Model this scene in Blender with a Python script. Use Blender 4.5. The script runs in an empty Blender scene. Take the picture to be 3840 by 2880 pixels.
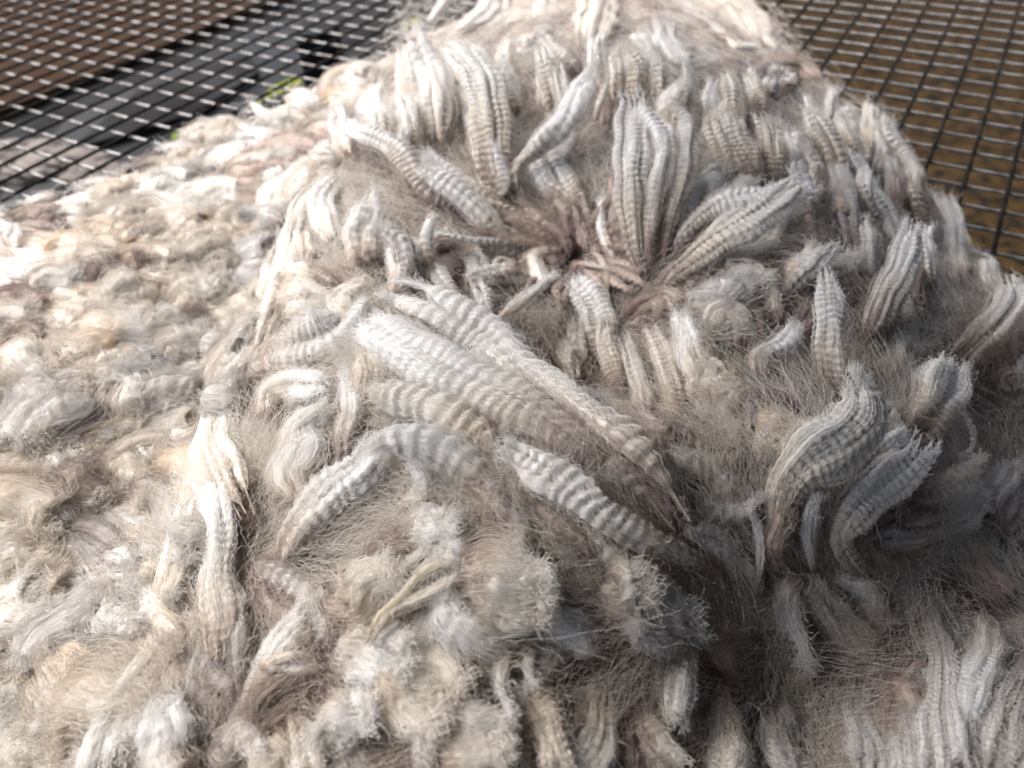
import bpy, math, time
import numpy as np
T0 = time.time()
RNG = np.random.default_rng(7)
scene = bpy.context.scene
COL = scene.collection

# ------------------------------------------------------------------ camera, sky, sun, exposure
CAM_H = 0.27                       # height of the phone above the wire mesh, metres
F_PX, PITCH, ROLL = 3033.0, 0.7374, 0.0704
_F = np.array([0, math.cos(PITCH), -math.sin(PITCH)])
_D0 = np.array([0, -math.sin(PITCH), -math.cos(PITCH)])
_X0 = np.array([1.0, 0, 0])
_X = math.cos(ROLL) * _X0 + math.sin(ROLL) * _D0
_D = -math.sin(ROLL) * _X0 + math.cos(ROLL) * _D0
CAM = np.array([0, 0, CAM_H])
cd = bpy.data.cameras.new('camera'); cam = bpy.data.objects.new('camera', cd); COL.objects.link(cam)
from mathutils import Matrix
cam.matrix_world = Matrix(((_X[0], -_D[0], -_F[0], 0), (_X[1], -_D[1], -_F[1], 0), (_X[2], -_D[2], -_F[2], CAM_H), (0, 0, 0, 1)))
cd.sensor_width = 36; cd.lens = F_PX / 3840 * 36
cd.clip_start = 0.01; cd.clip_end = 100
cd.dof.use_dof = True; cd.dof.focus_distance = 0.275; cd.dof.aperture_fstop = 12.0
scene.camera = cam

SUN_DIR = np.array([-0.46, 0.26, 0.84]); SUN_DIR /= np.linalg.norm(SUN_DIR)
w = bpy.data.worlds.new('World'); scene.world = w; w.use_nodes = True
nt = w.node_tree; bg = nt.nodes['Background']
sky = nt.nodes.new('ShaderNodeTexSky'); sky.sky_type = 'NISHITA'; sky.sun_disc = False
sky.sun_elevation = math.asin(SUN_DIR[2]); sky.sun_rotation = math.atan2(SUN_DIR[0], SUN_DIR[1])
sky.air_density = 1.0; sky.dust_density = 7.0; sky.ozone_density = 0.3
nt.links.new(sky.outputs[0], bg.inputs[0]); bg.inputs[1].default_value = 0.11
sl = bpy.data.lights.new('sun', 'SUN'); so = bpy.data.objects.new('sun', sl); COL.objects.link(so)
sl.energy = 1.3; sl.angle = math.radians(66); sl.color = (1.0, 0.99, 0.97)
from mathutils import Vector
so.rotation_euler = Vector(SUN_DIR).to_track_quat('Z', 'Y').to_euler()
scene.view_settings.view_transform = 'Standard'; scene.view_settings.look = 'None'
scene.view_settings.exposure = 1.3; scene.view_settings.gamma = 1.0
scene.cycles.max_bounces = 8; scene.cycles.diffuse_bounces = 5
scene.cycles.use_denoising = True
try: scene.cycles_curves.shape = 'RIBBONS'
except Exception: pass

# ------------------------------------------------------------------ geometry of the view: O = overview pixels, 2212 wide
S_O = 3840 / 2212.0
def rays(O):
    O = np.atleast_2d(np.asarray(O, float)) * S_O
    d = _F[None] + ((O[:, 0:1] - 1920) * _X[None] + (O[:, 1:2] - 1440) * _D[None]) / F_PX
    return d                        # depth along the view axis = 1
def unproj_z(O, z):
    d = rays(O); t = (z - CAM_H) / d[:, 2]
    return CAM[None] + d * t[:, None]

# ------------------------------------------------------------------ heap height field (metres above the mesh)
CTRL = """60,480,2.4 300,410,2.4 600,330,2.0 0,640,4 200,600,4.2 420,560,3.6 100,800,4.3 300,780,4.2 480,640,2.2 545,560,2.4 500,715,2.2 425,850,2.4 375,960,2.6 620,440,2.2 650,380,2.2
60,1000,4.2 300,950,3.6 380,800,2.8 100,1200,3.8 250,1150,3.4 60,1450,3.8 150,1620,3.6 330,1030,3.0 250,1300,3.8
690,330,4.6 650,430,5.6 600,600,6 555,740,6.3 470,930,6.2 420,1080,6.1 360,1300,6.1 320,1480,6.1 270,1620,6.2
760,270,5.4 800,450,6.4 700,700,7 850,700,8 1000,800,8.7 700,1000,7.6 900,1000,8.1 1150,950,8.7 800,1250,7.6 1050,1200,8.1 1300,1150,8.2
500,1300,6.6 600,1500,6.6 900,1500,7 1200,1500,6.2 1450,1450,5.8 1100,1640,6.8
1230,560,4.7 1150,680,5.4 1250,770,4.2 1310,860,4.4 1050,620,6.0
1000,250,6.6 960,100,6.0 1250,250,7.0 1200,70,7.4 1450,350,7.4 1450,120,7.6 1600,250,6.6 1750,300,5.6 1880,330,4.0
1500,700,6.6 1650,600,6.6 1800,500,5.6 1950,600,4.0 1600,900,6.6 1750,800,5.8 1800,1000,6.4 1930,930,5.2 2040,820,4.0 2150,700,2.6
2150,900,1.2 2150,1050,1.0 2100,1180,1.0 1960,1210,2.4 2170,1280,1.1
1700,1200,5.4 1500,1200,6.6 1650,1400,2.8 1800,1380,2.6 1600,1560,3.8 2030,1450,3.6 2120,1560,4.4 2200,1620,4.6 1900,1600,3.8
0,440,0 170,385,0 350,310,0 480,250,0 620,190,0 720,150,0 850,90,0 930,10,0 1650,-30,0 1710,60,0 1770,140,0 1850,200,0 1930,290,0 2000,400,0 2060,480,0 2110,560,0 2212,610,0
-250,500,0 -150,380,-2 0,330,-2 400,200,-2 700,60,-2 860,-30,-2 1800,40,-2 2000,260,-2 2130,460,-2 2300,560,-2 2400,650,0
1300,-60,4.5 1100,-60,3.6 1500,-60,4.5 1300,-150,-1 1100,1950,6 200,1950,4 2200,1950,4.5 -200,900,4 -250,1400,4 2450,900,1.5 2450,1300,2"""
_c = np.array([[float(v) for v in s.split(',')] for s in CTRL.split()])
_P = unproj_z(_c[:, :2], 0)         # replaced below by the points at their own height
_P = CAM[None] + rays(_c[:, :2]) * ((_c[:, 2] / 100 - CAM_H) / rays(_c[:, :2])[:, 2])[:, None]
CX, CZ = _P[:, :2], _c[:, 2] / 100
def _k(r2): return 0.5 * r2 * np.log(r2 + 1e-12)
_n = len(CX)
_A = np.zeros((_n + 3, _n + 3))
_A[:_n, :_n] = _k(((CX[:, None] - CX[None]) ** 2).sum(-1)) + np.eye(_n) * 2e-4
_A[:_n, _n] = 1; _A[:_n, _n + 1:] = CX; _A[_n, :_n] = 1; _A[_n + 1:, :_n] = CX.T
_W = np.linalg.solve(_A, np.concatenate([CZ, [0, 0, 0]]))
GX0, GX1, GY0, GY1, GN = -0.42, 0.55, -0.06, 0.78, 520
_gx = np.linspace(GX0, GX1, GN); _gy = np.linspace(GY0, GY1, GN)
def _rbf(xy):
    out = np.empty(len(xy))
    for i in range(0, len(xy), 20000):
        q = xy[i:i + 20000]
        out[i:i + 20000] = _k(((q[:, None] - CX[None]) ** 2).sum(-1)) @ _W[:_n] + _W[_n] + q @ _W[_n + 1:]
    return out
_mx, _my = np.meshgrid(np.linspace(GX0, GX1, 131), np.linspace(GY0, GY1, 131), indexing='ij')
_hz = np.clip(_rbf(np.stack([_mx.ravel(), _my.ravel()], -1)).reshape(131, 131), -0.02, 0.095)
def _bil(A, x, y):
    n = A.shape[0]
    fx = np.clip((x - GX0) / (GX1 - GX0) * (n - 1), 0, n - 1.001); fy = np.clip((y - GY0) / (GY1 - GY0) * (n - 1), 0, n - 1.001)
    i = fx.astype(int); j = fy.astype(int); fx = fx - i; fy = fy - j
    return (A[i, j] * (1 - fx) * (1 - fy) + A[i + 1, j] * fx * (1 - fy) + A[i, j + 1] * (1 - fx) * fy + A[i + 1, j + 1] * fx * fy)
def H(x, y): return _bil(_hz, x, y)
def NRM(x, y, e=0.004):
    gx = (H(x + e, y) - H(x - e, y)) / (2 * e); gy = (H(x, y + e) - H(x, y - e)) / (2 * e)
    n = np.stack([-gx, -gy, np.ones_like(gx)], -1)
    return n / np.linalg.norm(n, axis=-1, keepdims=True)
def onheap(O, floor=0.0):
    """first point where the ray through O meets the heap (or the mesh plane)"""
    d = rays(O); n = len(d)
    t0 = (0.105 - CAM_H) / d[:, 2]; t1 = (floor - CAM_H) / d[:, 2]
    t1 = np.where((t1 < 0) | (t1 > 1.5), 1.5, t1); t0 = np.where((t0 < 0) | (t0 > 1.4), 0.5, t0)
    K = 160
    best = t1.copy(); done = np.zeros(n, bool)
    for k in range(K + 1):
        t = t0 + (t1 - t0) * k / K
        p = CAM[None] + d * t[:, None]
        hit = (~done) & (p[:, 2] <= H(p[:, 0], p[:, 1]))
        best[hit] = t[hit]; done |= hit
    return CAM[None] + d * best[:, None], best, done

# ------------------------------------------------------------------ smooth value noise
class VN:
    def __init__(s, seed, n=64): s.a = np.random.default_rng(seed).random((n, n, n)).astype(np.float32); s.n = n
    def __call__(s, p):
        p = np.asarray(p, float); i = np.floor(p).astype(int); f = p - i; f = f * f * (3 - 2 * f)
        n = s.n; r = 0
        for a in (0, 1):
            for b in (0, 1):
                for c in (0, 1):
                    wgt = (f[..., 0] if a else 1 - f[..., 0]) * (f[..., 1] if b else 1 - f[..., 1]) * (f[..., 2] if c else 1 - f[..., 2])
                    r = r + wgt * s.a[(i[..., 0] + a) % n, (i[..., 1] + b) % n, (i[..., 2] + c) % n]
        return r * 2 - 1
vn = VN(3)
def fbm(p, o=4, g=0.5):
    r = 0; a = 1
    for k in range(o): r = r + a * vn(p * 2.03 ** k + 17.3 * k); a *= g
    return r

# ------------------------------------------------------------------ materials
def mat(name): m = bpy.data.materials.new(name); m.use_nodes = True; return m, m.node_tree, m.node_tree.nodes['Principled BSDF']
def wool_mat(name, bump=0.35, sss=0.15, mesh=True):
    m, t, b = mat(name); N = t.nodes; Lk = t.links
    at = N.new('ShaderNodeAttribute'); at.attribute_name = 'col'
    b.inputs['Roughness'].default_value = 0.5; b.inputs['Specular IOR Level'].default_value = 0.35
    b.inputs['Sheen Weight'].default_value = 0.25; b.inputs['Sheen Roughness'].default_value = 0.4
    if mesh:
        b.inputs['Subsurface Weight'].default_value = 0.45; b.inputs['Subsurface Scale'].default_value = 0.0035; b.inputs['Subsurface Radius'].default_value = (1, .85, .7)
        uv = N.new('ShaderNodeUVMap'); mp = N.new('ShaderNodeMapping'); mp.inputs['Scale'].default_value = (2600, 260, 1)
        nz = N.new('ShaderNodeTexNoise'); nz.inputs['Scale'].default_value = 1; nz.inputs['Detail'].default_value = 3
        Lk.new(uv.outputs[0], mp.inputs[0]); Lk.new(mp.outputs[0], nz.inputs[0])
        bp = N.new('ShaderNodeBump'); bp.inputs['Strength'].default_value = bump; bp.inputs['Distance'].default_value = 0.0006
        Lk.new(nz.outputs[0], bp.inputs['Height']); Lk.new(bp.outputs[0], b.inputs['Normal'])
        mx = N.new('ShaderNodeMix'); mx.data_type = 'RGBA'; mx.blend_type = 'MULTIPLY'
        rp = N.new('ShaderNodeMapRange'); rp.inputs[1].default_value = 0.3; rp.inputs[2].default_value = 0.65; rp.inputs[3].default_value = 0.84; rp.inputs[4].default_value = 1.0
        Lk.new(nz.outputs[0], rp.inputs[0]); mx.inputs[0].default_value = 1
        Lk.new(at.outputs['Color'], mx.inputs[6]); Lk.new(rp.outputs[0], mx.inputs[7])
        Lk.new(mx.outputs[2], b.inputs['Base Color'])
    else:
        Lk.new(at.outputs['Color'], b.inputs['Base Color'])
        tr = N.new('ShaderNodeBsdfTranslucent'); ms = N.new('ShaderNodeMixShader'); ms.inputs[0].default_value = 0.3
        Lk.new(at.outputs['Color'], tr.inputs[0]); Lk.new(b.outputs[0], ms.inputs[1]); Lk.new(tr.outputs[0], ms.inputs[2])
        Lk.new(ms.outputs[0], N['Material Output'].inputs[0])
    return m
M_CORE = wool_mat('wool'); M_FIB = wool_mat('wool_fibre', mesh=False)

# ------------------------------------------------------------------ object helpers
def setp(o, label=None, cat=None, group=None, kind=None):
    for k, v in (('label', label), ('category', cat), ('group', group), ('kind', kind)):
        if v: o[k] = v
    return o
def empty(name, loc=(0, 0, 0)):
    o = bpy.data.objects.new(name, None); COL.objects.link(o); o.location = loc; o.empty_display_size = 0.02; return o
def link(name, data, parent=None, m=None):
    o = bpy.data.objects.new(name, data); COL.objects.link(o)
    if m: data.materials.append(m)
    if parent: o.parent = parent
    return o
def mesh_grid(name, V, cols, uv, closed, parent, m):
    """V (n,k,3) lattice; closed in k"""
    n, k = V.shape[:2]
    me = bpy.data.meshes.new(name)
    i = np.arange(n - 1)[:, None]; kk = k if closed else k - 1
    j = np.arange(kk)[None]; j2 = (j + 1) % k
    q = np.stack([i * k + j, i * k + j2, (i + 1) * k + j2, (i + 1) * k + j], -1).reshape(-1, 4)
    me.vertices.add(n * k); me.vertices.foreach_set('co', V.reshape(-1).astype(np.float32))
    me.loops.add(q.size); me.loops.foreach_set('vertex_index', q.ravel().astype(np.int32))
    me.polygons.add(len(q)); me.polygons.foreach_set('loop_start', np.arange(0, q.size, 4, dtype=np.int32))
    me.polygons.foreach_set('loop_total', np.full(len(q), 4, np.int32))
    me.polygons.foreach_set('use_smooth', np.ones(len(q), bool))
    me.update(calc_edges=True)
    a = me.attributes.new('col', 'FLOAT_COLOR', 'POINT')
    c4 = np.ones((n * k, 4), np.float32); c4[:, :3] = cols.reshape(-1, 3); a.data.foreach_set('color', c4.ravel())
    u = me.uv_layers.new(name='UVMap'); u.data.foreach_set('uv', uv.reshape(-1, 2)[q.ravel()].astype(np.float32).ravel())
    return link(name, me, parent, m)
def mesh_tubes(name, Vs, Cs, Us, parent, m):
    n, k = Vs[0].shape[:2]; nt_ = len(Vs)
    i = np.arange(n - 1)[:, None]; j = np.arange(k)[None]; j2 = (j + 1) % k
    q0 = np.stack([i * k + j, i * k + j2, (i + 1) * k + j2, (i + 1) * k + j], -1).reshape(-1, 4); q = np.concatenate([q0 + t * n * k for t in range(nt_)])
    V = np.concatenate([v.reshape(-1, 3) for v in Vs]); Cc = np.concatenate([c.reshape(-1, 3) for c in Cs]); U = np.concatenate([u.reshape(-1, 2) for u in Us])
    me = bpy.data.meshes.new(name); me.vertices.add(len(V)); me.vertices.foreach_set('co', V.astype(np.float32).ravel())
    me.loops.add(q.size); me.loops.foreach_set('vertex_index', q.ravel().astype(np.int32)); me.polygons.add(len(q))
    me.polygons.foreach_set('loop_start', np.arange(0, q.size, 4, dtype=np.int32)); me.polygons.foreach_set('loop_total', np.full(len(q), 4, np.int32))
    me.polygons.foreach_set('use_smooth', np.ones(len(q), bool)); me.update(calc_edges=True)
    at = me.attributes.new('col', 'FLOAT_COLOR', 'POINT'); c4 = np.ones((len(V), 4), np.float32); c4[:, :3] = Cc; at.data.foreach_set('color', c4.ravel())
    u = me.uv_layers.new(name='UVMap'); u.data.foreach_set('uv', U[q.ravel()].astype(np.float32).ravel())
    NL[2] += len(q) * 2
    return link(name, me, parent, m)
def hair(name, P, sizes, rad, cols, parent, m):
    """P (N,3) all points, sizes per curve, rad (N,), cols (N,3)"""
    hc = bpy.data.hair_curves.new(name); hc.add_curves([int(s) for s in sizes])
    hc.attributes['position'].data.foreach_set('vector', P.astype(np.float32).ravel()) if 'position' in hc.attributes else hc.position_data.foreach_set('vector', P.astype(np.float32).ravel())
    r = hc.attributes.get('radius') or hc.attributes.new('radius', 'FLOAT', 'POINT')
    r.data.foreach_set('value', rad.astype(np.float32))
    a = hc.attributes.new('col', 'FLOAT_COLOR', 'POINT'); c4 = np.ones((len(P), 4), np.float32); c4[:, :3] = cols; a.data.foreach_set('color', c4.ravel())
    return link(name, hc, parent, m)
NL = [0, 0, 0]
PUFFS = []
def nrm(v): return v / (np.linalg.norm(v, axis=-1, keepdims=True) + 1e-12)

# ------------------------------------------------------------------ colours
TAUPE = np.array([0.36, 0.28, 0.257]); CREAM = np.array([0.75, 0.685, 0.60]); WHITE = np.array([0.93, 0.925, 0.905]); TAN = np.array([0.66, 0.53, 0.39]); GREY = np.array([0.55, 0.52, 0.50])
PAL = {'w': (CREAM * .6 + TAUPE * .4, CREAM * .4 + WHITE * .6, WHITE), 'c': (TAUPE, CREAM, CREAM * .35 + WHITE * .65), 't': (TAUPE * .9, TAUPE * 1.05, TAUPE * .6 + CREAM * .4),
       'f': (TAUPE, CREAM * .7 + WHITE * .3, WHITE), 'y': (TAN, CREAM, CREAM * .7 + WHITE * .3), 'b': (CREAM * .9, np.array([.88, .82, .70]), np.array([.90, .85, .75])), 'g': (TAUPE * .9, GREY, GREY * .4 + WHITE * .6)}
def grad(pal, t):
    a, b, c = PAL[pal]; t = np.clip(t, 0, 1)[..., None]
    s1 = np.clip(t / 0.32, 0, 1); s2 = np.clip((t - 0.28) / 0.34, 0, 1)
    s1 = s1 * s1 * (3 - 2 * s1); s2 = s2 * s2 * (3 - 2 * s2)
    return (a * (1 - s1) + b * s1) * (1 - s2) + c * s2

def catmull(P, n):
    P = np.asarray(P, float); Q = np.vstack([2 * P[0] - P[1], P, 2 * P[-1] - P[-2]]); m = len(P) - 1
    u = np.linspace(0, m, n); i = np.minimum(u.astype(int), m - 1); f = (u - i)[:, None]
    a, b, c, d = Q[i], Q[i + 1], Q[i + 2], Q[i + 3]
    return 0.5 * (2 * b + (c - a) * f + (2 * a - 5 * b + 4 * c - d) * f ** 2 + (3 * b - a - 3 * c + d) * f ** 3)

FLOW_P, FLOW_T, FLOW_W = [], [], []
WSC = 1.1
def lock(pts, wid, pal='f', lam=26, amp=0.09, lift=(0, 6), flat=0.46, dens=1.0, frizz=1.0, parent=None, name='wool_lock', bundles=None, twist=0.0, seed=None, cap=1.0, rough=.14, tone=1.0):
    """one crimped lock: pts in O pixels root->tip, wid in O pixels, lift mm at root / tip; real size comes from where it lies on the heap"""
    NL[0] += 1
    rg = np.random.default_rng(1000 + NL[0] if seed is None else seed)
    if isinstance(pts, str): pts = [[float(v) for v in s.split(',')] for s in pts.split()]
    pts = np.array(pts, float); nP = len(pts)
    if np.isscalar(wid): wid = [wid * .7, wid, wid * .95, wid * .6]
    P, t, _ = onheap(pts[:, :2])
    # keep depth continuous along the lock: a point whose ray misses the local hump stays at its neighbour's depth
    for i in range(1, nP):
        if abs(t[i] - t[i - 1]) > 0.07 + 0.0006 * np.linalg.norm(pts[i, :2] - pts[i - 1, :2]):
            t[i] = t[i - 1] + np.sign(t[i] - t[i - 1]) * 0.02; P[i] = CAM + rays(pts[i:i + 1, :2])[0] * t[i]
    if lift[1] >= 10:             # locks that stand up off the heap lean towards the viewer instead of lying along the slope
        kk = .5; t = t[0] + (t - t[0]) * kk; P = CAM[None] + rays(pts[:, :2]) * t[:, None]
    if pal == 't': amp = amp * .5
    s01 = np.linspace(0, 1, nP)
    lf = (lift[0] - 1.8 + (lift[1] - lift[0] + 1.8) * s01 ** .8) / 1000
    nn = NRM(P[:, 0], P[:, 1])
    toc = nrm(CAM[None] - P)
    P = P + toc * (lf)[:, None]
    mpp = t.mean() * S_O / F_PX                       # metres per O pixel here
    C = catmull(P, 60); Nn = nrm(catmull(nrm(nn * .6 + toc * .4), 60))
    L = np.linalg.norm(np.diff(C, axis=0), axis=1).sum(); lamm = lam * mpp
    n = int(np.clip(L / lamm * 7, 14, 260)); 
    C = catmull(P, n); Nn = nrm(catmull(nrm(nn * .6 + toc * .4), n))
    Tn = nrm(np.gradient(C, axis=0)); B = nrm(np.cross(Tn, Nn)); Nn = np.cross(B, Tn)
    s = np.concatenate([[0], np.cumsum(np.linalg.norm(np.diff(C, axis=0), axis=1))])
    tt = s / s[-1]
    W = np.interp(tt, np.linspace(0, 1, len(wid)), wid) * mpp / 2 * WSC
    W = W * (1 + 0.08 * np.sin(s / lamm * .9 + rg.random() * 6))
    nb = int(np.clip(round(2 * W.max() / (1.05 * lamm)), 1, 6)) if bundles != 1 else int(np.clip(round(2 * W.max() / (1.7 * lamm)), 1, 3))
    ub = (np.arange(nb) + .5) / nb * 2 - 1 + rg.normal(0, .22 / nb, nb); te = 1 - rg.uniform(0, .16, nb) * (nb > 1); te[rg.integers(nb)] = 1
    t0b = rg.uniform(0, .10, nb) * (nb > 1); boff = rg.normal(0, .55, nb); yb = rg.normal(0, .30, nb); wb = rg.uniform(.85, 1.3, nb) * (1.25 if nb > 1 else 1)
    drift = np.cumsum(rg.normal(0, 0.09, n)); rr = rg.random(8) * 6.28; rb = rg.random((nb, 4)) * 6.28
    fl = .62 if nb > 1 else min(.72, flat + .16)
    def endf(tq, j):
        e = np.clip((te[j] - tq) / .10, 0, 1); e = (e * (2 - e)) ** .8; r_ = np.clip((tq - t0b[j]) / .12, 0, 1); r_ = (r_ * (2 - r_)) ** .6
        return (1 - cap * (1 - np.maximum(e, .06))) * np.maximum(r_, .06)
    def centre(idx, j):
        tq = tt[idx]; wander = .16 * np.sin(tq * 7 + rb[j, 0]) + .1 * np.sin(tq * 15 + rb[j, 1])
        wj = W[idx] / nb * wb[j]
        x = ub[j] * W[idx] * (.8 + .45 * tq ** 3) + wander * wj * (nb > 1); y = (yb[j] + .3 * np.sin(tq * 6 + rb[j, 2])) * wj * (nb > 1) - .35 * wj * (nb > 1) * ub[j] ** 2 * nb * .5
        return x, y, wj
    def surf(a, r, idx, j):
        sI = s[idx]; u = np.cos(a); x0, y0, wj = centre(idx, j); en = endf(tt[idx], j)
        q3 = np.stack(np.broadcast_arrays(sI / lamm * .5 + rr[3] * 9, u * .8 + 30 + ub[j] * 1.5, rr[4] * 5 + 0 * sI), -1); nz_ = vn(q3)
        ph = 2 * np.pi * (sI / lamm) + drift[idx] * 3 + boff[j] + 0.7 * u * u + 3.0 * vn(q3 * .6 + 11)
        A = amp * lamm * (.5 if lam > 23 else .75 if lam > 17 else .95) * (.75 + .9 * nz_) * np.minimum(1, en * 1.5)
        wv = np.sin(ph)
        rad = r * (1 + .055 * min(1.6, amp / .09) * (1.2 if lam <= 17 else .8) * np.sin(ph + .6) + 0.09 * np.sin(3 * a + rb[j, 3] + sI / lamm * .6) + 0.06 * np.sin(5 * a - sI / lamm)) * en
        x = x0 + u * wj * rad + .35 * A * np.sin(ph + 1.5); y = y0 + np.sin(a) * wj * fl * rad + A * wv
        return C[idx] + B[idx] * x[..., None] + Nn[idx] * y[..., None], wv
    k = 14 if nb > 2 else 18
    a = np.linspace(0, 2 * np.pi, k, endpoint=False)[None] + 0 * tt[:, None]
    idx = np.arange(n)[:, None] + np.zeros((1, k), int); Vs = []; Cs = []; Us = []
    j1 = tone - 1 + rg.normal(0, 0.035) + np.array([.006, 0, -.012]) * rg.normal(0, 1)
    for j in range(nb):
        jj = np.full(idx.shape, j); aa = a + twist * tt[:, None] * 6
        V, wv = surf(aa, .90, idx, jj); cx, cy, wj = centre(idx, jj)
        V = V + nrm(V - C[:, None] - B[:, None] * cx[..., None]) * (vn(V * 600) * rough * wj * endf(tt[idx], jj))[..., None]
        tcol = tt[:, None] + 0.08 * np.sin(a * 2 + rr[6]) + 0.12 * vn(V * 260) + .04 * rg.normal()
        Vs.append(V); Cs.append(np.clip(grad(pal, tcol) * (1 + j1) * (.97 + .04 * rg.normal()), .03, .94)); Us.append(np.stack([a / 6.28 * (wj.max() * 6) + .01 * j, s[:, None] + 0 * a], -1))
    o = mesh_tubes(name, Vs, Cs, Us, parent, M_CORE)
    near = 0.30 / t.mean()
    nf = int(np.clip(dens * 7.0 * np.mean(wid) * near * min(1.0, .4 + L / .06), 30, 1000))
    Ps, sz, cs = [], [], []
    def push(p, c): Ps.append(p.reshape(-1, 3)); sz.extend([p.shape[1]] * p.shape[0]); cs.append(np.clip(c, .03, .95).reshape(-1, 3))
    for frac, fl in ((.45, .22), (.35, .4), (.2, .7)):       # fibres lying in the lock
        l = min(n, int(n * fl) + 4); m_ = int(nf * frac) + 1
        i0 = rg.integers(0, n - l + 1, m_)[:, None]; ii = i0 + np.arange(l)[None]; x = np.linspace(0, 1, l)[None]
        a0 = rg.uniform(-0.3, np.pi + 0.3, (m_, 1)); aa = a0 + rg.normal(0, 0.22, (m_, 1)) * x + 0.06 * np.sin(x * 9 + rg.random((m_, 1)) * 6)
        wild = (rg.random((m_, 1)) < 0.2 * frizz) * rg.uniform(0.05, 0.45, (m_, 1)) * frizz
        r = rg.uniform(0.90, 1.10, (m_, 1)) + wild * np.abs(x - rg.random((m_, 1))) ** 1.5
        jf = rg.integers(0, nb, (m_, 1)); p, _w = surf(aa, r, ii, jf + 0 * ii)
        p = p + Nn[ii] * rg.uniform(.00005, .0003, (m_, 1))[..., None] + (B[ii] * np.sin(x * l * .9 + rg.random((m_, 1)) * 6)[..., None]) * .00012
        push(p, grad(pal, tt[ii] + rg.normal(0, .05, (m_, 1))) * (1 + j1) * rg.uniform(0.88, 1.16, (m_, 1))[..., None])
    # loose strands running beside the lock
    l = min(n, int(n * .35) + 6); m_ = int(nf * .22 * frizz) + 2
    i0 = rg.integers(0, n - l + 1, m_)[:, None]; ii = i0 + np.arange(l)[None]; x = np.linspace(0, 1, l)[None]
    aa = np.where(rg.random((m_, 1)) < .5, 0, np.pi) + rg.normal(0, .5, (m_, 1)); r = 1.0 + rg.uniform(.05, .7, (m_, 1)) * (.5 + np.sin(x * 3 + rg.random((m_, 1)) * 3) * .5)
    p, _w = surf(aa + 0 * x, r * (1 + .3 * (nb > 1)), ii, rg.integers(0, nb, (m_, 1)) + 0 * ii)
    wvl = rg.uniform(.0018, .0036, (m_, 1)); p = p + B[ii] * (.00035 * np.sin(6.28 * s[ii] / wvl + rg.random((m_, 1)) * 6))[..., None] - Nn[ii] * (W[ii] * .2)[..., None]
    push(p, grad(pal, tt[ii] - .15) * (1 + j1) * rg.uniform(0.9, 1.15, (m_, 1))[..., None])
    # short fringe standing off the surface
    m_ = int(nf * .55 * min(frizz, 1.8)) + 2; K = 7; i0 = rg.integers(0, n, m_); a0 = np.where(rg.random(m_) < .6, np.where(rg.random(m_) < .5, 0, np.pi) + rg.normal(0, .5, m_), rg.uniform(0, np.pi, m_))
    jf = rg.integers(0, nb, m_); b0, _w = surf(a0, 0.93, i0, jf); out = nrm(B[i0] * np.cos(a0)[:, None] + Nn[i0] * np.sin(a0)[:, None]); dr = nrm(Tn[i0] * rg.uniform(.1, 1.3, (m_, 1)) + out * rg.uniform(.2, .8, (m_, 1)) + rg.normal(0, .3, (m_, 3)))
    x = np.linspace(0, 1, K)[None]; st = rg.uniform(.0006, .0026, (m_, 1)) * (.7 + .5 * frizz); sd = nrm(rg.normal(0, 1, (m_, 3)))
    p = b0[:, None] + dr[:, None] * (x * st)[..., None] + sd[:, None] * (.18 * st * np.sin(x * rg.uniform(3, 9, (m_, 1)) + rg.random((m_, 1)) * 6))[..., None]
    push(p, np.repeat((grad(pal, tt[i0]) * (1 + j1) * rg.uniform(.95, 1.15, (m_, 1)))[:, None], K, 1))
    # frayed tip
    m_ = int(nf * 0.30 * min(frizz, 1.5) * cap) + 1; K = 9; jf = rg.integers(0, nb, m_); i0 = np.clip(((te[jf] - rg.uniform(.0, .10, m_)) * (n - 1)).astype(int), 0, n - 1); a0 = rg.uniform(-.3, 3.4, m_)
    b0, _w = surf(a0, 0.85, i0, jf); dr = nrm(Tn[i0] + rg.normal(0, .38, (m_, 3)) + Nn[i0] * .15); x = np.linspace(0, 1, K)[None]; st = min(lamm, .0048) * rg.uniform(0.3, 1.5, (m_, 1)) * max(1, t.mean() / .3)
    p = b0[:, None] + dr[:, None] * (x * st)[..., None] + B[i0][:, None] * (.12 * st * np.sin(x * 8 + rg.random((m_, 1)) * 6))[..., None]
    push(p, np.repeat((grad(pal, np.ones(m_)) * (1 + j1))[:, None], K, 1))
    PP = np.concatenate(Ps); CC = np.concatenate(cs)
    rad = np.full(len(PP), 0.00007) * max(1.0, t.mean() / 0.3)
    h = hair('loose_fibre', PP, sz, rad, CC, o, M_FIB); h['kind'] = 'stuff'
    NL[1] += len(PP)
    FLOW_P.append(C[::6]); FLOW_T.append(Tn[::6])
    return o

# ------------------------------------------------------------------ things
fleece = empty('fleece', (0.02, 0.3, 0)); setp(fleece, 'big heaped fleece of long white crimped locks with taupe roots, fanning from a hollow', 'fleece')
clumps = empty('fleece', (-0.2, 0.3, 0)); setp(clumps, 'low cream fleece of short matted clumps lying along the left side', 'fleece')
FO = np.array(fleece.location); CO = np.array(clumps.location)
fleece.location = (0, 0, 0); clumps.location = (0, 0, 0)

def Lk(pts, wid, pal='f', **k): return lock(pts, wid, pal, parent=fleece, **k)
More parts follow.
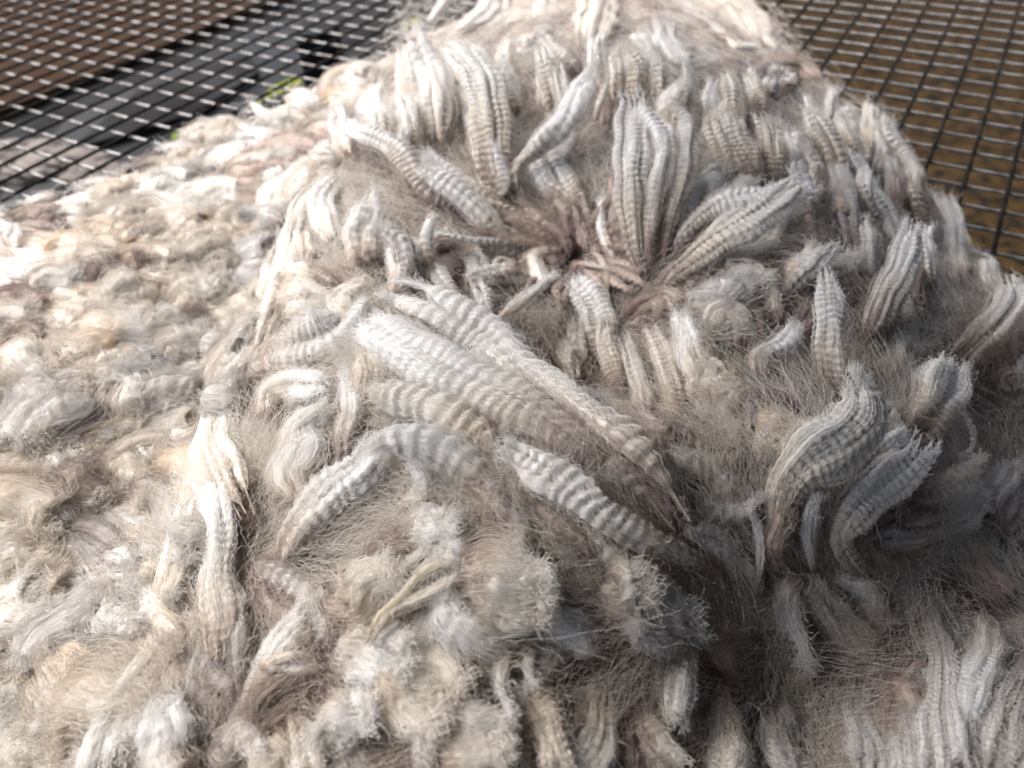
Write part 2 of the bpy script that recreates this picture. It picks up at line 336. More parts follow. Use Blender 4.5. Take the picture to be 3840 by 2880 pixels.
# hollow and behind it, then the fan of upright locks
Lk('1090,440 1068,357 1061,292 1053,219 1039,164 1010,120 973,87', (40, 72, 84, 84, 78, 70, 50), 'f', lam=17, lift=(0, 22), bundles=2)
Lk('960,330 948,292 944,219 930,146 904,91 893,62', (30, 50, 56, 50, 44, 26), 'w', lam=20, lift=(0, 22), amp=.06, frizz=1.6)
Lk('1124,420 1119,365 1156,328 1203,277 1243,219 1272,175 1285,140', (12, 20, 32, 44, 46, 40, 20), 'w', lam=20, lift=(4, 24), bundles=2)
Lk('1200,260 1185,204 1178,153 1163,98', (20, 26, 25, 20), 'c', lam=15, lift=(0, 16))
Lk('1285,260 1298,219 1312,176', (8, 14, 6), 'w', lam=14, lift=(10, 22))
Lk('1395,620 1375,540 1365,450 1362,365 1365,273 1369,219 1358,188', (18, 40, 60, 62, 60, 56, 40), 'f', lam=15, lift=(0, 18), bundles=3)
Lk('1395,600 1404,511 1414,419 1433,346 1436,310 1422,273 1385,222', (16, 20, 24, 26, 24, 26, 18), 'f', lam=14, lift=(2, 22), bundles=1)
Lk('1430,560 1455,456 1476,383 1484,328 1484,262 1462,233', (16, 22, 24, 28, 28, 22), 'f', lam=14, lift=(2, 18), bundles=1)
Lk('1335,230 1331,175 1327,108', (20, 24, 18), 'c', lam=13, lift=(0, 12))
Lk('1376,230 1374,190 1374,146 1354,110', (28, 38, 38, 28), 'c', lam=13, lift=(0, 14), amp=.13)
Lk('1424,240 1422,197 1422,146 1402,100', (20, 26, 26, 20), 'c', lam=13, lift=(0, 14), amp=.13)
Lk('1470,260 1480,219 1489,164 1474,122', (16, 20, 20, 12), 'w', lam=13, lift=(0, 16))
Lk('1590,290 1586,248 1586,193 1569,150', (30, 36, 36, 26), 'c', lam=13, lift=(0, 12), amp=.14)
Lk('1650,270 1641,233 1633,190 1613,148', (20, 22, 20, 18), 'c', lam=12, lift=(0, 12), amp=.14)
Lk('1630,400 1600,345 1575,290 1556,240', (60, 84, 84, 50), 'c', lam=14, lift=(0, 10), bundles=3)
Lk('1670,400 1668,350 1662,292 1646,245', (30, 44, 46, 30), 'c', lam=13, lift=(0, 14), amp=.13, bundles=2)
Lk('1412,650 1445,600 1490,565 1550,520 1610,490 1670,445 1720,405 1757,388', (30, 42, 50, 58, 60, 58, 56, 44), 'f', lam=15, lift=(0, 24), bundles=2)
Lk('1440,560 1480,500 1530,450 1570,430 1640,420 1690,395', (18, 24, 30, 36, 36, 26), 'f', lam=16, lift=(0, 12), amp=.12, bundles=1)
Lk('1010,470 977,443 937,417 897,377 864,330 820,300 777,283 742,262', (24, 34, 38, 40, 40, 38, 38, 34), 'f', lam=15, lift=(0, 14), bundles=1)
Lk('760,350 744,320 734,285 728,238', (30, 38, 38, 28), 'w', lam=17, lift=(0, 10), bundles=2)
Lk('1075,450 1044,427 1004,400 970,370 924,335', (16, 26, 26, 24, 16), 'w', lam=18, lift=(0, 10), amp=.06, frizz=2)
Lk('880,380 877,337 884,287 880,237 865,195', (20, 22, 26, 26, 18), 'f', lam=13, lift=(0, 14), amp=.12)
Lk('840,350 830,320 820,253 797,223 812,178', (40, 44, 46, 50, 26), 'w', lam=18, lift=(0, 12), frizz=2)
Lk('800,585 784,545 773,503 790,463 800,411', (34, 50, 56, 50, 16), 'f', lam=22, lift=(0, 12), twist=0.5, bundles=1)
Lk('850,635 862,592 850,556 828,530', (24, 26, 24, 12), 'w', lam=22, amp=.12, lift=(8, 6))
Lk('646,580 640,520 644,460 664,420 700,392', (40, 56, 56, 50, 34), 'c', lam=15, lift=(0, 6), bundles=2)
Lk('720,520 700,470 690,420 722,380', (40, 56, 60, 40), 'w', lam=16, lift=(0, 5), bundles=2)
Lk('600,690 592,620 600,560 626,500', (60, 80, 80, 50), 'c', lam=22, lift=(0, 4), amp=.05)
Lk('740,620 700,610 650,590 610,560', (40, 60, 60, 40), 'f', lam=18, lift=(0, 3), amp=.05, frizz=2)
Lk('580,800 590,765 640,745 700,722 742,690 768,648', (90, 116, 124, 116, 90, 50), 'w', lam=15, lift=(2, 8), amp=.11, bundles=1, flat=.35)
Lk('1045,650 1035,600 1015,540 985,508', (30, 46, 46, 30), 'w', lam=13, lift=(0, 8), amp=.11)
Lk('955,600 925,560 935,515 962,497', 12, 'y', lam=20, lift=(2, 4), amp=.04)
Lk('1040,700 1045,650 1030,610', 26, 'w', lam=14, lift=(0, 4))
Lk('1075,692 1120,653 1164,620 1185,600', (14, 22, 22, 14), 'w', lam=18, lift=(2, 10), amp=.04)
Lk('1300,780 1296,715 1272,650 1236,604', (40, 56, 64, 44), 'f', lam=14, lift=(0, 8), amp=.13, bundles=1)
Lk('1180,620 1170,590 1120,575 1080,560 1060,585', (14, 16, 14, 12, 8), 'y', lam=24, lift=(2, 4), amp=.05)
Lk('1215,560 1190,545 1150,560 1172,610 1195,600', (16, 26, 28, 24, 12), 'c', lam=22, lift=(3, 6), amp=.05)
Lk('1240,575 1260,570 1310,580', (5, 7, 4), 'y', lam=40, lift=(8, 9), amp=.02)
# taupe roots running into the hollow
Lk('1275,540 1250,474 1214,437 1185,398', (26, 26, 22, 16), 't', lam=24, lift=(2, 4))
Lk('1220,560 1190,510 1130,480 1060,470', (40, 44, 40, 24), 't', lam=26, lift=(1, 3))
Lk('1200,590 1150,530 1100,500 1040,510', (36, 40, 36, 20), 't', lam=26, lift=(2, 2))
Lk('1300,590 1290,520 1270,460 1255,400', (20, 22, 22, 16), 't', lam=22, lift=(0, 3))
Lk('1345,600 1335,530 1325,460 1320,380', (18, 24, 24, 16), 't', lam=22, lift=(0, 3))
Lk('1330,560 1310,520 1300,480 1305,430', (12, 16, 16, 12), 'f', lam=22, lift=(3, 5), amp=.05)
Lk('1300,640 1316,600 1300,560 1285,545', (8, 10, 10, 8), 'y', lam=20, lift=(5, 6), amp=.05)
Lk('1350,700 1400,660 1430,640 1450,670', (60, 70, 70, 50), 't', lam=22, lift=(0, 3))
Lk('1420,720 1455,735 1490,760 1530,780', (40, 60, 60, 30), 't', lam=20, lift=(0, 3))
Lk('1440,640 1500,650 1560,640 1610,610', (50, 80, 80, 50), 'g', lam=24, lift=(0, 4), amp=.04, frizz=2)
rgs = np.random.default_rng(8)
for q in range(20):               # thin taupe strands converging on the parting
    an = 2 * math.pi * q / 20 + rgs.normal(0, .1); r0, r1 = rgs.uniform(16, 34), rgs.uniform(95, 165); ex = 1.35; wq = rgs.uniform(11, 20)
    lock([(1245 + math.cos(an + rgs.normal(0, .06)) * r * ex, 545 + math.sin(an) * r * .85) for r in (r0, r0 + (r1 - r0) * .35, r0 + (r1 - r0) * .7, r1)], (wq * .8, wq, wq, wq * .5), 't', lam=20, amp=.1, lift=(2, 6), parent=fleece, name='wool_strand', tone=1.12, frizz=1.5)
# braids right of the hollow
Lk('1340,850 1330,820 1310,753 1303,686', (20, 36, 34, 24), 'c', lam=16, lift=(0, 6))
Lk('1395,900 1385,840 1365,780 1345,720', (26, 38, 36, 24), 'c', lam=16, lift=(0, 6))
Lk('1460,900 1453,870 1437,786 1403,703', (26, 36, 40, 24), 'y', lam=17, lift=(0, 7))
Lk('1530,900 1510,830 1480,770 1450,740', (30, 44, 40, 24), 'c', lam=18, lift=(0, 6))
Lk('1600,930 1570,860 1540,800 1500,760', (40, 54, 50, 30), 'y', lam=20, lift=(0, 5))
Lk('1640,820 1650,770 1700,740 1720,700', (30, 44, 44, 24), 'f', lam=18, lift=(0, 6))
Lk('1680,700 1670,660 1655,610 1660,590', (20, 30, 28, 18), 'f', lam=17, lift=(0, 6))
Lk('1560,980 1500,960 1430,930 1370,890', (40, 54, 50, 20), 'c', lam=22, lift=(0, 5))
Lk('1640,1040 1570,1010 1490,990 1420,930', (30, 44, 44, 20), 'c', lam=22, lift=(0, 4))
Lk('1600,760 1590,700 1560,680 1540,700', (50, 70, 70, 40), 'g', lam=22, lift=(0, 4), amp=.04)
Lk('1740,900 1690,880 1630,870 1590,900', (50, 66, 66, 40), 't', lam=24, lift=(0, 4))
Lk('1480,1060 1530,1100 1600,1110 1640,1080', (16, 22, 24, 14), 'g', lam=26, lift=(2, 4))
Lk('1670,1080 1640,1000 1600,960 1560,1000', (40, 56, 50, 24), 't', lam=26, lift=(0, 4))
Lk('1480,1180 1450,1100 1380,1040 1330,980', (40, 50, 50, 30), 't', lam=26, lift=(0, 3))
# the big diagonal pair in the centre
Lk('1470,1140 1400,1040 1330,975 1240,900 1150,830 1050,742 960,683 880,640 835,628', (40, 70, 84, 84, 84, 84, 78, 66, 40), 'w', lam=34, lift=(7, 9.9), bundles=1, amp=.15, dens=1.6)
Lk('1360,1040 1280,985 1200,930 1130,890 1050,842 950,790 860,745 795,700', (40, 70, 96, 104, 104, 100, 96, 70), 'f', lam=30, lift=(2, 8), bundles=1, amp=.10, dens=1.6)
Lk('1080,1000 1037,940 997,913 964,893 914,873 850,856 815,850', (18, 34, 44, 54, 62, 60, 44), 'f', lam=34, lift=(2, 9), bundles=1, amp=.18)
Lk('1560,1240 1480,1200 1400,1165 1300,1106 1237,1055 1170,1020 1120,985 1088,970', (24, 36, 50, 60, 62, 64, 62, 44), 'f', lam=27, lift=(4, 9.5), bundles=2, amp=.14)
Lk('605,1215 650,1140 715,1065 780,1015 815,955', (60, 92, 92, 84, 60), 'w', lam=27, lift=(0, 9.5), bundles=2, amp=.15, dens=1.4)
Lk('1080,1060 1020,1010 970,975 920,955 860,948 815,962', (40, 60, 62, 56, 56, 44), 'w', lam=34, lift=(0, 11), bundles=1, amp=.10)
Lk('860,1090 905,1076 914,1040 895,1010', (20, 28, 28, 18), 'w', lam=22, lift=(2, 6), amp=.04)
Lk('1100,1190 1085,1130 1045,1080 1005,1040', (40, 46, 44, 24), 't', lam=22, lift=(0, 5))
Lk('1190,1240 1195,1150 1160,1100 1120,1070', (30, 36, 34, 20), 't', lam=22, lift=(0, 4))
Lk('1140,1220 1120,1150 1080,1100 1060,1060', (20, 26, 24, 16), 'f', lam=22, lift=(2, 4), amp=.05)
Lk('1330,1240 1280,1180 1220,1130 1160,1080', (30, 40, 40, 20), 't', lam=24, lift=(0, 4))
Lk('650,1080 625,1020 650,960 640,900', (40, 56, 50, 24), 'w', lam=26, lift=(0, 4), amp=.03, frizz=2.5)
Lk('600,1000 630,940 660,910 700,880', (26, 40, 40, 16), 'w', lam=26, lift=(0, 4), amp=.03, frizz=2.5)
Lk('580,900 590,850 640,830 700,840', (50, 70, 60, 30), 'f', lam=24, lift=(0, 3), amp=.03, frizz=2)
Lk('780,900 790,850 800,800 785,760', (40, 56, 50, 24), 'y', lam=26, lift=(0, 3), amp=.03)
Lk('740,1000 745,940 760,880 750,800', (30, 40, 40, 20), 'f', lam=26, lift=(0, 3), amp=.04, frizz=2)
# left fold edge
Lk('520,1120 480,1050 445,960 465,890 495,825 535,768', (70, 110, 100, 86, 74, 40), 'w', lam=24, lift=(9, 9.9), bundles=2, amp=.09, dens=1.3)
Lk('552,775 570,700 588,630 612,545 642,455', (44, 60, 60, 54, 30), 'w', lam=20, lift=(7, 9.5), amp=.05)
Lk('330,1330 372,1240 396,1150 428,1060', (40, 66, 66, 40), 'w', lam=24, lift=(7, 9), amp=.07)
Lk('467,1430 470,1380 474,1330 467,1256 477,1173 473,1106 450,1040', (50, 66, 60, 46, 52, 70, 60), 'w', lam=24, lift=(6, 9), bundles=2, amp=.08)
Lk('380,1090 368,1130 362,1170 362,1222', (60, 84, 88, 80), 'y', lam=21, lift=(2, 6), amp=.13, bundles=1, flat=.35)
Lk('420,1420 370,1395 320,1350 294,1300 290,1245', (70, 96, 92, 74, 44), 'f', lam=30, lift=(2, 5), amp=.05, bundles=2)
Lk('350,1330 345,1400 310,1470 272,1540 245,1600 222,1680', (50, 70, 84, 84, 90, 90), 'w', lam=30, lift=(4, 9), amp=.05, bundles=2)
Lk('390,1700 362,1640 352,1580 352,1520', (120, 110, 90, 60), 'w', lam=34, lift=(2, 5), amp=.04, bundles=2)
Lk('380,1520 385,1460 400,1400 400,1340', (40, 56, 60, 30), 'c', lam=30, lift=(2, 3), amp=.03)
Lk('400,1200 410,1150 405,1090 400,1030', (40, 60, 60, 36), 'c', lam=26, lift=(0, 6), amp=.05)
Lk('520,1520 515,1450 510,1380 515,1300', (20, 24, 24, 14), 'g', lam=24, lift=(2, 4), amp=.07, frizz=2)
Lk('545,1225 565,1300 612,1345 650,1410', (30, 40, 40, 24), 't', lam=17, lift=(0, 3), amp=.12)
Lk('590,1250 610,1300 645,1330 670,1380', (26, 30, 30, 18), 't', lam=17, lift=(0, 3), amp=.12)
Lk('560,1445 600,1424 636,1414', (8, 14, 8), 'y', lam=26, lift=(5, 6), amp=.04)
Lk('700,1430 640,1445 600,1440', (24, 34, 20), 'c', lam=26, lift=(2, 3), amp=.03)
# bottom
Lk('790,1390 820,1333 864,1293 910,1240 955,1214', (5, 12, 15, 15, 12), 'b', lam=34, lift=(9, 9.9), amp=.03)
Lk('795,1400 840,1325 877,1306 924,1283 982,1248', (5, 12, 14, 16, 12), 'b', lam=34, lift=(9, 9.5), amp=.03)
Lk('1310,1410 1270,1383 1237,1353 1192,1338', (12, 40, 50, 40), 'w', lam=28, lift=(2, 7), amp=.05, cap=.8)
Lk('1060,1240 1003,1203 965,1178', (20, 44, 36), 'w', lam=28, lift=(4, 7), amp=.04)
Lk('1107,1395 1090,1440 1084,1483 1100,1526', (18, 20, 16, 6), 'w', lam=28, lift=(4, 6), amp=.05, frizz=2)
Lk('1150,1400 1140,1440 1150,1470', (12, 14, 6), 'w', lam=28, lift=(4, 5), amp=.05, frizz=2)
Lk('1130,1462 1160,1516 1184,1563 1200,1606 1206,1668', (44, 54, 54, 50, 50), 'y', lam=19, lift=(0, 9), amp=.13, bundles=1)
Lk('1297,1450 1303,1556 1284,1622 1250,1680', (50, 64, 64, 60), 'c', lam=24, lift=(0, 7), amp=.06)
Lk('1365,1515 1387,1573 1430,1620 1480,1670', (50, 66, 66, 60), 'c', lam=24, lift=(0, 6), amp=.06)
Lk('625,1530 650,1590 672,1660', (20, 40, 46), 'c', lam=24, lift=(0, 5), amp=.06)
Lk('560,1600 590,1640 600,1700', (50, 70, 70), 'y', lam=30, lift=(0, 4), amp=.03)
Lk('1020,1480 1010,1540 1000,1590', (24, 30, 24), 'f', lam=15, lift=(0, 4), amp=.14)
Lk('1508,1375 1485,1423 1472,1500 1460,1560', (40, 50, 50, 40), 'c', lam=22, lift=(0, 6), amp=.08)
Lk('1555,1480 1565,1573 1572,1622 1556,1680', (34, 48, 50, 48), 'c', lam=19, lift=(0, 7), amp=.13, bundles=1)
Lk('1660,1520 1675,1580 1690,1640 1700,1690', (34, 44, 44, 40), 'g', lam=22, lift=(0, 5), amp=.05)
Lk('1860,1450 1850,1530 1870,1600 1880,1680', (34, 50, 50, 50), 'g', lam=22, lift=(0, 5), amp=.05)
# right side
Lk('1805,860 1798,810 1795,753 1795,686 1795,636 1783,582', (40, 54, 56, 54, 46, 22), 'f', lam=15, lift=(0, 18), amp=.12, bundles=1)
Lk('1860,740 1892,703 1918,636 1945,586 1965,530 1975,470', (40, 56, 60, 56, 46, 26), 'f', lam=17, lift=(0, 16), amp=.1)
Lk('2000,520 1992,466 1975,416 1972,366 1950,326 1932,300 1916,250', (34, 44, 42, 42, 38, 40, 30), 'f', lam=13, lift=(0, 14), amp=.13, bundles=1)
Lk('1870,380 1858,333 1835,283 1820,244', (40, 50, 46, 34), 'c', lam=13, lift=(0, 12), amp=.12, bundles=2)
Lk('1885,340 1880,283 1882,222', (24, 32, 26), 'c', lam=13, lift=(0, 12))
Lk('1830,400 1800,320 1770,270 1745,230', (36, 48, 44, 26), 'c', lam=15, lift=(0, 10), amp=.08)
Lk('1790,270 1795,233 1797,192', (20, 24, 14), 'w', lam=13, lift=(2, 12))
Lk('1842,540 1825,433 1808,366 1790,316', (30, 40, 40, 24), 'g', lam=15, lift=(0, 7))
Lk('1942,540 1925,470 1892,416 1880,380', (26, 36, 34, 20), 'f', lam=14, lift=(0, 8), amp=.12)
Lk('1780,560 1760,480 1740,400 1720,330', (30, 40, 40, 24), 't', lam=16, lift=(0, 5))
Lk('1740,640 1790,590 1830,560 1840,540', (20, 30, 28, 14), 'f', lam=16, lift=(0, 8))
Lk('1672,1250 1670,1190 1682,1106 1708,1036 1758,986 1825,945 1868,893 1862,836 1835,800', (24, 34, 50, 76, 108, 116, 100, 76, 36), 'f', lam=22, lift=(0, 14), bundles=3, amp=.1, dens=1.3)
Lk('1975,950 1995,915 2020,872 2045,828 2060,775', (60, 80, 92, 96, 50), 'f', lam=15, lift=(6, 20), bundles=1, amp=.12, flat=.35)
Lk('1860,1010 1905,975 1955,936', (26, 44, 34), 'f', lam=18, lift=(4, 10), amp=.09)
Lk('1882,1260 1835,1206 1820,1160 1850,1110 1908,1058 1958,1020 1985,986 2007,944', (20, 36, 52, 62, 66, 66, 62, 50), 'f', lam=19, lift=(2, 16), bundles=2, amp=.1)
Lk('1765,1250 1750,1190 1748,1120 1762,1070', (14, 26, 28, 20), 'f', lam=20, lift=(0, 8), amp=.05)
Lk('1690,1240 1672,1180 1700,1110', (22, 34, 30), 't', lam=20, lift=(4, 8), amp=.1)
Lk('1630,1290 1645,1200 1640,1140 1620,1100', (10, 14, 14, 10), 'f', lam=24, lift=(3, 6), amp=.05)
Lk('2050,800 2108,740 2158,690 2188,640 2180,590', (40, 56, 60, 54, 36), 'c', lam=17, lift=(0, 10), amp=.07)
Lk('1940,1130 2020,1110 2080,1080 2130,1050', (40, 64, 60, 30), 'g', lam=19, lift=(2, 8), amp=.08, frizz=2.5)
Lk('1960,1080 2030,1060 2090,1020 2110,990', (24, 36, 30, 14), 'g', lam=19, lift=(2, 10), amp=.08, frizz=2.5)
Lk('2060,880 2088,905 2104,936 2096,970 2070,985', 7, 'w', lam=16, lift=(14, 12), amp=.1)
Lk('2040,940 2060,980 2080,1020', (12, 16, 12), 'g', lam=22, lift=(6, 6), amp=.03)
Lk('2130,1120 2160,1060 2190,1010', (60, 70, 40), 'g', lam=20, lift=(0, 4), amp=.04, frizz=2)
Lk('2006,1262 2015,1340 2035,1406 2042,1473 2042,1540 2050,1606 2060,1690', (30, 44, 50, 52, 60, 84, 90), 'g', lam=19, lift=(0, 9), amp=.09, bundles=2)
Lk('2120,1300 2137,1366 2130,1423 2108,1473 2092,1540 2072,1640', (24, 44, 46, 46, 40, 36), 'f', lam=18, lift=(0, 9), amp=.14, bundles=1)
Lk('2230,1400 2190,1480 2160,1560 2140,1660', (60, 90, 110, 110), 'g', lam=18, lift=(0, 6), amp=.09, frizz=2)
Lk('1960,1480 1965,1573 1975,1680', (40, 56, 66), 'g', lam=20, lift=(0, 5), amp=.06)
Lk('2180,1300 2130,1240 2100,1200', (50, 70, 50), 't', lam=24, lift=(0, 3), amp=.03)
Lk('1900,1430 1840,1370 1790,1310 1740,1260', (50, 70, 60, 30), 'g', lam=26, lift=(2, 5), amp=.03, frizz=2)
Lk('1735,1246 1705,1280 1708,1330 1730,1380 1742,1430', (14, 34, 34, 20, 6), 'g', lam=30, lift=(6, 8), amp=.04, frizz=3)
Lk('1600,1480 1560,1430 1540,1390 1560,1360', (30, 40, 36, 20), 't', lam=24, lift=(0, 4))
# behind, blurred
Lk('1500,-60 1560,0 1610,50 1640,100', (70, 90, 84, 60), 'y', lam=24, lift=(20, 26), amp=.03)
Lk('1400,-60 1470,10 1530,70 1580,120', (50, 70, 70, 30), 'g', lam=24, lift=(6, 10), amp=.03)
Lk('1640,190 1680,150 1720,150 1770,190', (70, 90, 80, 50), 't', lam=24, lift=(2, 6), amp=.03)
Lk('1200,-40 1180,20 1160,60 1150,90', (60, 80, 70, 40), 'g', lam=20, lift=(0, 10), amp=.03)
Lk('1300,-40 1290,20 1280,60 1270,100', (60, 90, 80, 40), 'y', lam=20, lift=(0, 8), amp=.03)
Lk('1080,-40 1060,10 1040,40 990,70', (60, 80, 70, 40), 'g', lam=20, lift=(0, 8), amp=.03)
Lk('1000,-60 960,0 925,45', (16, 20, 10), 'g', lam=20, lift=(4, 8), amp=.02, frizz=2)
Lk('1420,40 1440,90 1470,130 1520,140', (60, 80, 70, 40), 'g', lam=18, lift=(0, 4), amp=.03)

# ---- smaller locks filling the fan between the traced ones, lower and duller
FP = np.concatenate(FLOW_P); FT = np.concatenate(FLOW_T)
def flow(P):
    out = np.empty_like(P)
    for i in range(0, len(P), 4000):
        q = P[i:i + 4000]; d2 = ((q[:, None, :] - FP[None]) ** 2).sum(-1); wq = 1 / (d2 + 4e-5) ** 2
        out[i:i + 4000] = nrm((wq[..., None] * FT[None]).sum(1) / wq.sum(1, keepdims=True) + 1e-5)
    return out
def toO(P):
    d = P - CAM[None]; z = d @ _F
    return np.stack([1920 + F_PX * (d @ _X) / z, 1440 + F_PX * (d @ _D) / z], -1) / S_O
rg = np.random.default_rng(21)
def in_main(x, y):                  # right of the fold edge
    ex = np.interp(y, [0, 260, 620, 760, 950, 1100, 1300, 1660], [860, 720, 570, 540, 430, 390, 300, 230])
    return x > ex
placed = []; k = 0
while k < 140:
    x, y = (rg.uniform(860, 2150), rg.uniform(60, 620)) if k < 85 else (rg.uniform(300, 2212), rg.uniform(560, 1640))
    if not in_main(x, y) or (x > 1600 and y < (x - 1600) * 0.95 + 20): continue
    if any((x - a) ** 2 + (y - b) ** 2 < (30 if y < 600 else 46) ** 2 for a, b in placed): placed.append((x, y)) if rg.random() < .0 else None; continue
    if (x - 1240) ** 2 + (y - 545) ** 2 < 120 ** 2: continue
    P, t, hit = onheap([[x, y]])
    if not hit[0]: continue
    placed.append((x, y)); k += 1
    T = flow(P)[0]; ln = rg.uniform(0.02, 0.05) if y > 600 else rg.uniform(.035, .065); pts = []
    for j in range(4):
        pts.append(toO((P + T[None] * ln * (j / 3 - .5) + rg.normal(0, 0.0022, (1, 3))))[0])
    y_ = y / 1660
    pal = rg.choice(['t', 'c', 'g', 'f'], p=([.26, .28, .20, .26] if x < 1500 or y < 1000 else [.62, .06, .28, .04]) if y > 600 else [.08, .30, .12, .50]); far = y < 600  # darker palette at lower right puts the shade there into the colour
    Lk(np.array(pts), rg.uniform(26, 60) * (0.30 if not far else .33) / t[0], pal, lam=rg.uniform(18, 26) * .3 / t[0], lift=(-1, rg.uniform(0, 4) if not far else rg.uniform(4, 12)), amp=rg.uniform(.04, .11), dens=.7, frizz=1.5)

# ---- puffs: smooth cottony masses
def puff(cx, cy, rx, ry, pal='c', lift=0, ang=0, parent=fleece, name='wool_puff', **k):
    c, s_ = math.cos(ang), math.sin(ang); rgp = np.random.default_rng(int(cx * 7 + cy))
    for (dx, dy, q) in ((0, -.38, 1.0), (.1, .30, .85)):
        x0, y0 = cx - s_ * dy * ry + dx * rx, cy + c * dy * ry
        p = [(x0 + c * rx * f * q - s_ * g * ry, y0 + s_ * rx * f * q + c * g * ry) for f, g in ((-.8, .12 * rgp.normal()), (-.3, .15 * rgp.normal()), (.25, .15 * rgp.normal()), (.8, .1 * rgp.normal()))]
        if rgp.random() < .4: p = p[::-1]
        lock(p, (ry * .8 * q, ry * 1.35 * q, ry * 1.3 * q, ry * .7 * q), pal, lam=ry * .9, amp=.035, lift=(1 + lift, 5 + lift), frizz=1.5, dens=1.3, rough=.3, parent=parent, name=name, bundles=2, flat=.5)
puff(785, 1285, 90, 66, 'c', ang=-.5); puff(800, 1420, 95, 66, 'w', ang=.3); puff(910, 1150, 76, 40, 'w', ang=-.2)
puff(1085, 1285, 112, 84, 'c', lift=3); Lk('1150,1385 1060,1375 990,1330 965,1270', (60, 96, 84, 50), 'w', lam=30, amp=.03, lift=(3, 7), bundles=1, frizz=1.6); puff(1345, 1275, 60, 50, 'c'); puff(880, 1510, 110, 84, 'c', ang=.4)
puff(1000, 1600, 100, 60, 'c'); puff(740, 1560, 70, 60, 'f'); puff(1430, 1360, 90, 60, 'g'); puff(1680, 960, 60, 50, 'y')
puff(1600, 640, 60, 50, 'g'); puff(1250, 880, 60, 40, 'g', lift=-4); puff(1560, 830, 56, 44, 'y'); puff(640, 650, 60, 40, 'c'); puff(960, 560, 50, 36, 't')
Lk('1600,-20 1620,40 1650,90', (50, 70, 30), 'y', lam=20, amp=.03, lift=(16, 20), frizz=2)

# ---- left fleece: short matted clumps
def tuft(x, y, sz, pal, ang, lift=3, **k):
    c, s_ = math.cos(ang), math.sin(ang); p = [(x + c * sz * f - s_ * g * sz, y + s_ * sz * f * .8 + c * g * sz) for f, g in ((-.6, .1), (-.2, -.08), (.25, .05), (.6, 0))]
    return lock(p, (sz * .5, sz * .9, sz * .95, sz * .5), pal, lift=(-1, lift), parent=clumps, name='wool_clump', **k)
rg = np.random.default_rng(5); tp = []; k = tries = 0
while k < 135 and tries < 6000:
    tries += 1
    x, y = rg.uniform(-30, 900), rg.uniform(150, 1660)
    if in_main(x - 12, y) or y < 455 - x * 0.42 + 34: continue
    if any((x - a) ** 2 + (y - b) ** 2 < (37 + 0.013 * y) ** 2 for a, b in tp): continue
    P, t, hit = onheap([[x, y]])
    if not hit[0]: continue
    tp.append((x, y)); k += 1
    sz = rg.uniform(100, 210) * 0.30 / t[0]; r = rg.random()
    core = math.exp(-((x - 230) ** 2 + (y - 700) ** 2) / 260 ** 2)
    pal = rg.choice(['y', 'c', 'w', 'g', 't'], p=np.array([.2 + .9 * core, .36, .2, .2 * (1 - core) + .02, .12]) / (.2 + .9 * core + .36 + .2 + .2 * (1 - core) + .02 + .12))
    ang = rg.normal(-.25, .5)
    if r < .0: puff(x, y, sz * .9, sz * .6, pal, lift=rg.uniform(0, 4), ang=ang, parent=clumps, rough=.16, name='wool_clump', fuzz=900)
    else: tuft(x, y, sz, pal, ang + (math.pi if rg.random() < .4 else 0), lift=rg.uniform(1, 7), lam=rg.uniform(24, 40) * .3 / t[0], amp=rg.choice([.03, .04, .09]), frizz=2.4, dens=1.1, tone=rg.uniform(.70, .95), bundles=int(rg.integers(1, 3)), rough=.2, flat=rg.uniform(.3, .45))
lock('190,1342 133,1336 83,1326 47,1346 36,1380 43,1416 54,1440 46,1456', (8, 14, 18, 16, 12, 12, 14, 8), 'b', lam=40, amp=.03, lift=(5, 8), parent=clumps)
lock('0,965 30,950 60,938 80,925', (26, 34, 30, 18), 'f', lam=16, amp=.16, lift=(3, 5), parent=clumps)
lock('178,1560 200,1598 178,1614 190,1640 222,1642', (10, 12, 12, 10, 6), 'w', lam=30, amp=.03, lift=(4, 5), parent=clumps)
lock('262,935 280,945 300,965 322,990', (6, 9, 9, 6), 'w', lam=14, amp=.08, lift=(4, 6), parent=clumps)
puff(160, 1450, 120, 66, 'y', lift=4, ang=.5, parent=clumps, name='wool_clump'); 
puff(180, 740, 86, 56, 'y', lift=5, parent=clumps, name='wool_clump', rough=.25); puff(150, 560, 60, 44, 'y', lift=4, parent=clumps, name='wool_clump', rough=.25)


for p_, w_ in (('640,285 600,262 565,240 545,222', 16), ('560,290 520,270 480,258 455,262', 20), ('430,330 390,318 350,322', 18), ('760,225 735,190 725,165', 16), ('700,240 660,225 640,200', 22), ('250,395 215,392 180,400', 18), ('820,170 790,150 770,140', 20), ('120,425 90,428 60,440', 18)):
    lock(p_, w_, 'g', lam=40, amp=.03, lift=(1, 5), parent=clumps, frizz=3, tone=.95, name='wool_wisp')
for p_, w_ in (('690,330 640,318 590,322 540,335', 46), ('640,370 590,372 540,385 480,380', 50), ('600,420 560,440 520,450', 50), ('740,300 700,280 660,270', 40)):
    lock(p_, w_, 't', lam=30, amp=.03, lift=(2, 4), parent=clumps, frizz=2.5, tone=1.15, name='wool_wisp')  # taupe wisps carry the shadow patch of this slope in their colour

